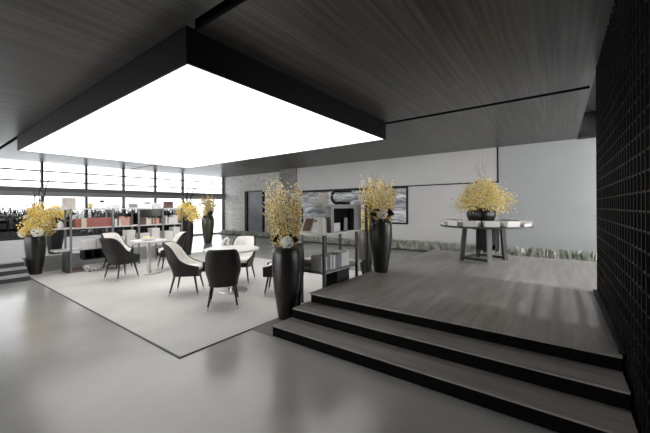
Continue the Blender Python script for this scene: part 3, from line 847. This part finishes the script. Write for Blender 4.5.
o = thing('storage_box', 'black box on the floor under the platform shelf', 'box', (-2.75, 4.03, 0.0115))
bm = bmesh.new(); quad_box(bm, -0.1, -0.17, 0, 0.1, 0.17, 0.46); obj('body', bm, M['black'], o, bevel=0.006)
bm = bmesh.new(); quad_box(bm, -0.105, -0.175, 0.4605, 0.105, 0.175, 0.485); obj('lid', bm, M['black'], o, bevel=0.004)

# long left bookshelf
LS0, LS1 = -9.20, -8.80
post_y = [2.25, 3.08, 3.68, 4.30, 4.84]
posts = []
for i, yy in enumerate(post_y):
    z0 = 0.0115
    posts.append((LS1 + 0.0, yy, z0, 1.46)); posts.append((LS0 + 0.0, yy, z0, 1.46))
sl = shelf_unit('long open bookshelf with white boards in front of the windows', LS0, LS1,
    [(1.97, 4.87, 1.46), (1.97, 4.87, 1.02), (1.97, 4.87, 0.53)], posts, M['shelf'], [M['board_white'], M['board_white'], M['board_white']])
ox, oy = sl.location.x, sl.location.y
box('support_panel', LS0 + 0.02 - ox, 2.18 - oy, 0.0115, LS1 - ox, 2.235 - oy, 0.50, M['shelf_dark'], sl)
rows = [2.44]
random.seed(23)
sp = [(0.045, 0.2, 'hred', 0), (0.05, 0.20, 'hred', 0), (0.045, 0.21, 'hcream', 0), (0.045, 0.21, 'hcream', 0)] + [(0.05, 0.215 + 0.004 * (k % 2), 'hred', 0) for k in range(10)]
labs = ['brick red book left of the cream books on the long bookshelf'] * 2 + ['cream book standing between red ones on the long bookshelf'] * 2 + ['brick red book in the wide red row on the long bookshelf'] * 10
upright_books(-8.84, 2.36, 1.0205, sp, 'red and cream books on the long bookshelf', labs, depth=0.22)
sp = []; labs = []
for k in range(9):
    cv = random.choice(['hpink', 'hcream', 'hwhite', 'hpink', 'hbrown']); sp.append((random.uniform(.03, .055), random.uniform(.17, .24), cv, 0))
    labs.append({'hpink': 'salmon', 'hcream': 'cream', 'hwhite': 'white', 'hbrown': 'brown'}[cv] + ' book in the second bay of the long bookshelf')
upright_books(-8.84, 3.14, 1.0205, sp, 'mixed books in the second bay', labs, depth=0.2)
sp = []; labs = []
for k in range(11):
    cv = random.choice(['hpink', 'hcream', 'hpink', 'hpink', 'hbrown', 'hwhite']); sp.append((random.uniform(.03, .05), random.uniform(.14, .2), cv, 0))
    labs.append({'hpink': 'salmon', 'hcream': 'cream', 'hwhite': 'white', 'hbrown': 'brown'}[cv] + ' book below the black screen in the long bookshelf')
upright_books(-8.84, 3.76, 1.0205, sp, 'books below the black screen', labs, depth=0.2)
sp = []; labs = []
for k in range(9):
    cv = random.choice(['hwhite', 'hgrey', 'hwhite', 'hcream']); sp.append((random.uniform(.03, .05), random.uniform(.15, .24), cv, 0))
    labs.append({'hcream': 'cream', 'hwhite': 'white', 'hgrey': 'grey'}[cv] + ' book in the bay nearest the slim black vase')
upright_books(-8.84, 4.36, 1.0205, sp, 'pale books in the last bay', labs, depth=0.2)
o = thing('monitor', 'wide black screen hung under the top board of the long bookshelf', 'screen', (-8.83, 3.99, 1.224), 0)
box('panel', -0.015, -0.29, 0, 0.015, 0.29, 0.205, M['black'], o)
box('glass', 0.0152, -0.275, 0.012, 0.018, 0.275, 0.193, M['screen'], o)
# white boxes on the low board
for k, (yy, w_, h_) in enumerate(((2.60, 0.26, 0.20), (2.88, 0.26, 0.22), (3.24, 0.22, 0.22), (3.50, 0.2, 0.36), (3.84, 0.24, 0.26), (4.12, 0.2, 0.38), (4.48, 0.24, 0.28), (4.71, 0.18, 0.38))):
    o = thing('white_box', ['wide white box, leftmost on the low board of the long bookshelf', 'tall white box beside the leftmost box on the low board', 'white box just right of the second post, low board', 'tall white box left of the third post on the low board', 'white box right of the third post on the low board', 'slim tall white box left of the fourth post, low board', 'shorter white box in the last bay of the low board', 'tall white box, rightmost on the low board of the long bookshelf'][k], 'box', (-8.95, yy, 0.5305), 0, 'white boxes on the low board')
    bm = bmesh.new(); quad_box(bm, -0.13, -w_ / 2, 0, 0.13, w_ / 2, h_ - 0.03); obj('body', bm, M['hwhite'], o, bevel=0.003)
    bm = bmesh.new(); quad_box(bm, -0.134, -w_ / 2 - .004, h_ - 0.0295, 0.134, w_ / 2 + .004, h_); obj('lid', bm, M['paper'], o, bevel=0.003)
# black crates under the low board and woven roll on the floor
for k, yy in enumerate((2.62, 3.0)):
    o = thing('black_crate', ['left black crate hanging under the low board of the long bookshelf', 'right black crate hanging under the low board of the long bookshelf'][k], 'crate', (-9.0, yy + 0.06, 0.26), 0, 'black crates under the bookshelf')
    bm = bmesh.new(); quad_box(bm, -0.16, -0.17, 0, 0.16, 0.17, 0.02); quad_box(bm, -0.16, -0.17, 0.02, -0.14, 0.17, 0.235); quad_box(bm, -0.16, -0.17, 0.215, 0.16, 0.17, 0.2415); quad_box(bm, -0.14, -0.17, 0.02, 0.16, -0.155, 0.215); quad_box(bm, -0.14, 0.155, 0.02, 0.16, 0.17, 0.215); quad_box(bm, -0.14, -0.01, 0.02, 0.16, 0.01, 0.215)
    obj('body', bm, M['black'], o)
o = box('floor_cushion', -0.2, -0.42, 0, 0.2, 0.42, 0.13, M['woven'], bevel=0.04); o.location = (-8.78, 2.9, 0.0118)
tag(o, 'speckled grey and white cushion on the floor under the long bookshelf', 'cushion')
o = box('wooden_tray', -0.16, -0.2, 0, 0.16, 0.2, 0.05, M['hbrown'], bevel=0.006); o.location = (-8.95, 2.46 - 0.03, 0.0118)
o.location.y = 2.40; o.scale = (1, .6, 1)
tag(o, 'brown tray on the floor at the near end of the long bookshelf', 'tray')
# ornaments on the top board
TZ = 1.4605
def framed(y, w_, h_, m, label, fm='paper'):
    o = thing('framed_picture', label, 'picture', (-9.0, y, TZ), 0, 'pictures on top of the long bookshelf')
    box('frame', -0.012, -w_ / 2, 0, 0.012, w_ / 2, h_, M[fm], o)
    box('canvas', 0.0125, -w_ / 2 + .02, .02, 0.016, w_ / 2 - .02, h_ - .02, m, o)
framed(2.27, 0.26, 0.25, M['picture'], 'pale beige picture, leftmost on top of the long bookshelf', 'hwhite')
framed(3.62, 0.24, 0.13, M['hgrey'], 'small grey picture in a white mount on top of the long bookshelf')
framed(4.55, 0.28, 0.19, M['picture_dark'], 'dark red picture on top of the long bookshelf, rightmost', 'hbrown')
o = thing('brass_ornament', 'round brass disc ornament on top of the long bookshelf', 'ornament', (-9.0, 2.68, TZ))
bm = bmesh.new(); lathe(bm, [(0, -0.012), (0.052, -0.012), (0.06, 0), (0.052, 0.012), (0, 0.012)], 24)
for v in bm.verts: v.co = Vector((v.co.z, v.co.x, v.co.y + 0.075))
obj('disc', bm, M['brass'], o)
bm = bmesh.new(); quad_box(bm, -0.03, -0.04, 0, 0.03, 0.04, 0.016); obj('foot', bm, M['black'], o)
o = thing('desk_sign', 'tiny black sign on a thin stem on top of the long bookshelf', 'sign', (-9.0, 2.92, TZ))
bm = bmesh.new(); tube(bm, [(0, 0, 0.006), (0, 0, 0.14)], 0.005, 6); obj('stem', bm, M['shelf_dark'], o)
bm = bmesh.new(); quad_box(bm, -0.008, -0.045, 0.14, 0.008, 0.045, 0.20); obj('plate', bm, M['black'], o)
bm = bmesh.new(); quad_box(bm, -0.03, -0.03, 0, 0.03, 0.03, 0.006); obj('foot', bm, M['shelf_dark'], o)
o = thing('table_lamp', 'small grey mushroom lamp on top of the long bookshelf', 'lamp', (-9.0, 3.98, TZ))
bm = bmesh.new(); lathe(bm, [(0, 0), (0.04, 0), (0.04, 0.01), (0.01, 0.015), (0.01, 0.12), (0, 0.12)], 20); obj('stem', bm, M['metal'], o)
bm = bmesh.new(); lathe(bm, [(0, 0.11), (0.09, 0.11), (0.085, 0.14), (0.05, 0.17), (0, 0.175)], 24); obj('lamp_shade', bm, M['hgrey'], o, smooth=True)
for k, yy in enumerate((3.2, 4.22)):
    o = box('white_block', -0.08, -0.1, 0, 0.08, 0.1, 0.1 + 0.04 * k, M['hwhite'], bevel=0.004); o.location = (-9.0, yy, TZ)
    tag(o, ['white display block above the second post of the long bookshelf', 'white display block left of the dark red picture'][k], 'block', 'display blocks')
bm = bmesh.new(); lathe(bm, [(0, 0), (0.045, 0), (0.06, 0.05), (0.05, 0.11), (0.028, 0.14), (0.03, 0.16), (0.022, 0.16), (0.02, 0.14), (0, 0.13)], 24)
o = obj('white_jar', bm, M['hwhite'], smooth=True); o.location = (-8.95, 2.10, 1.0205)
tag(o, 'small white jar at the near end of the long bookshelf', 'jar')
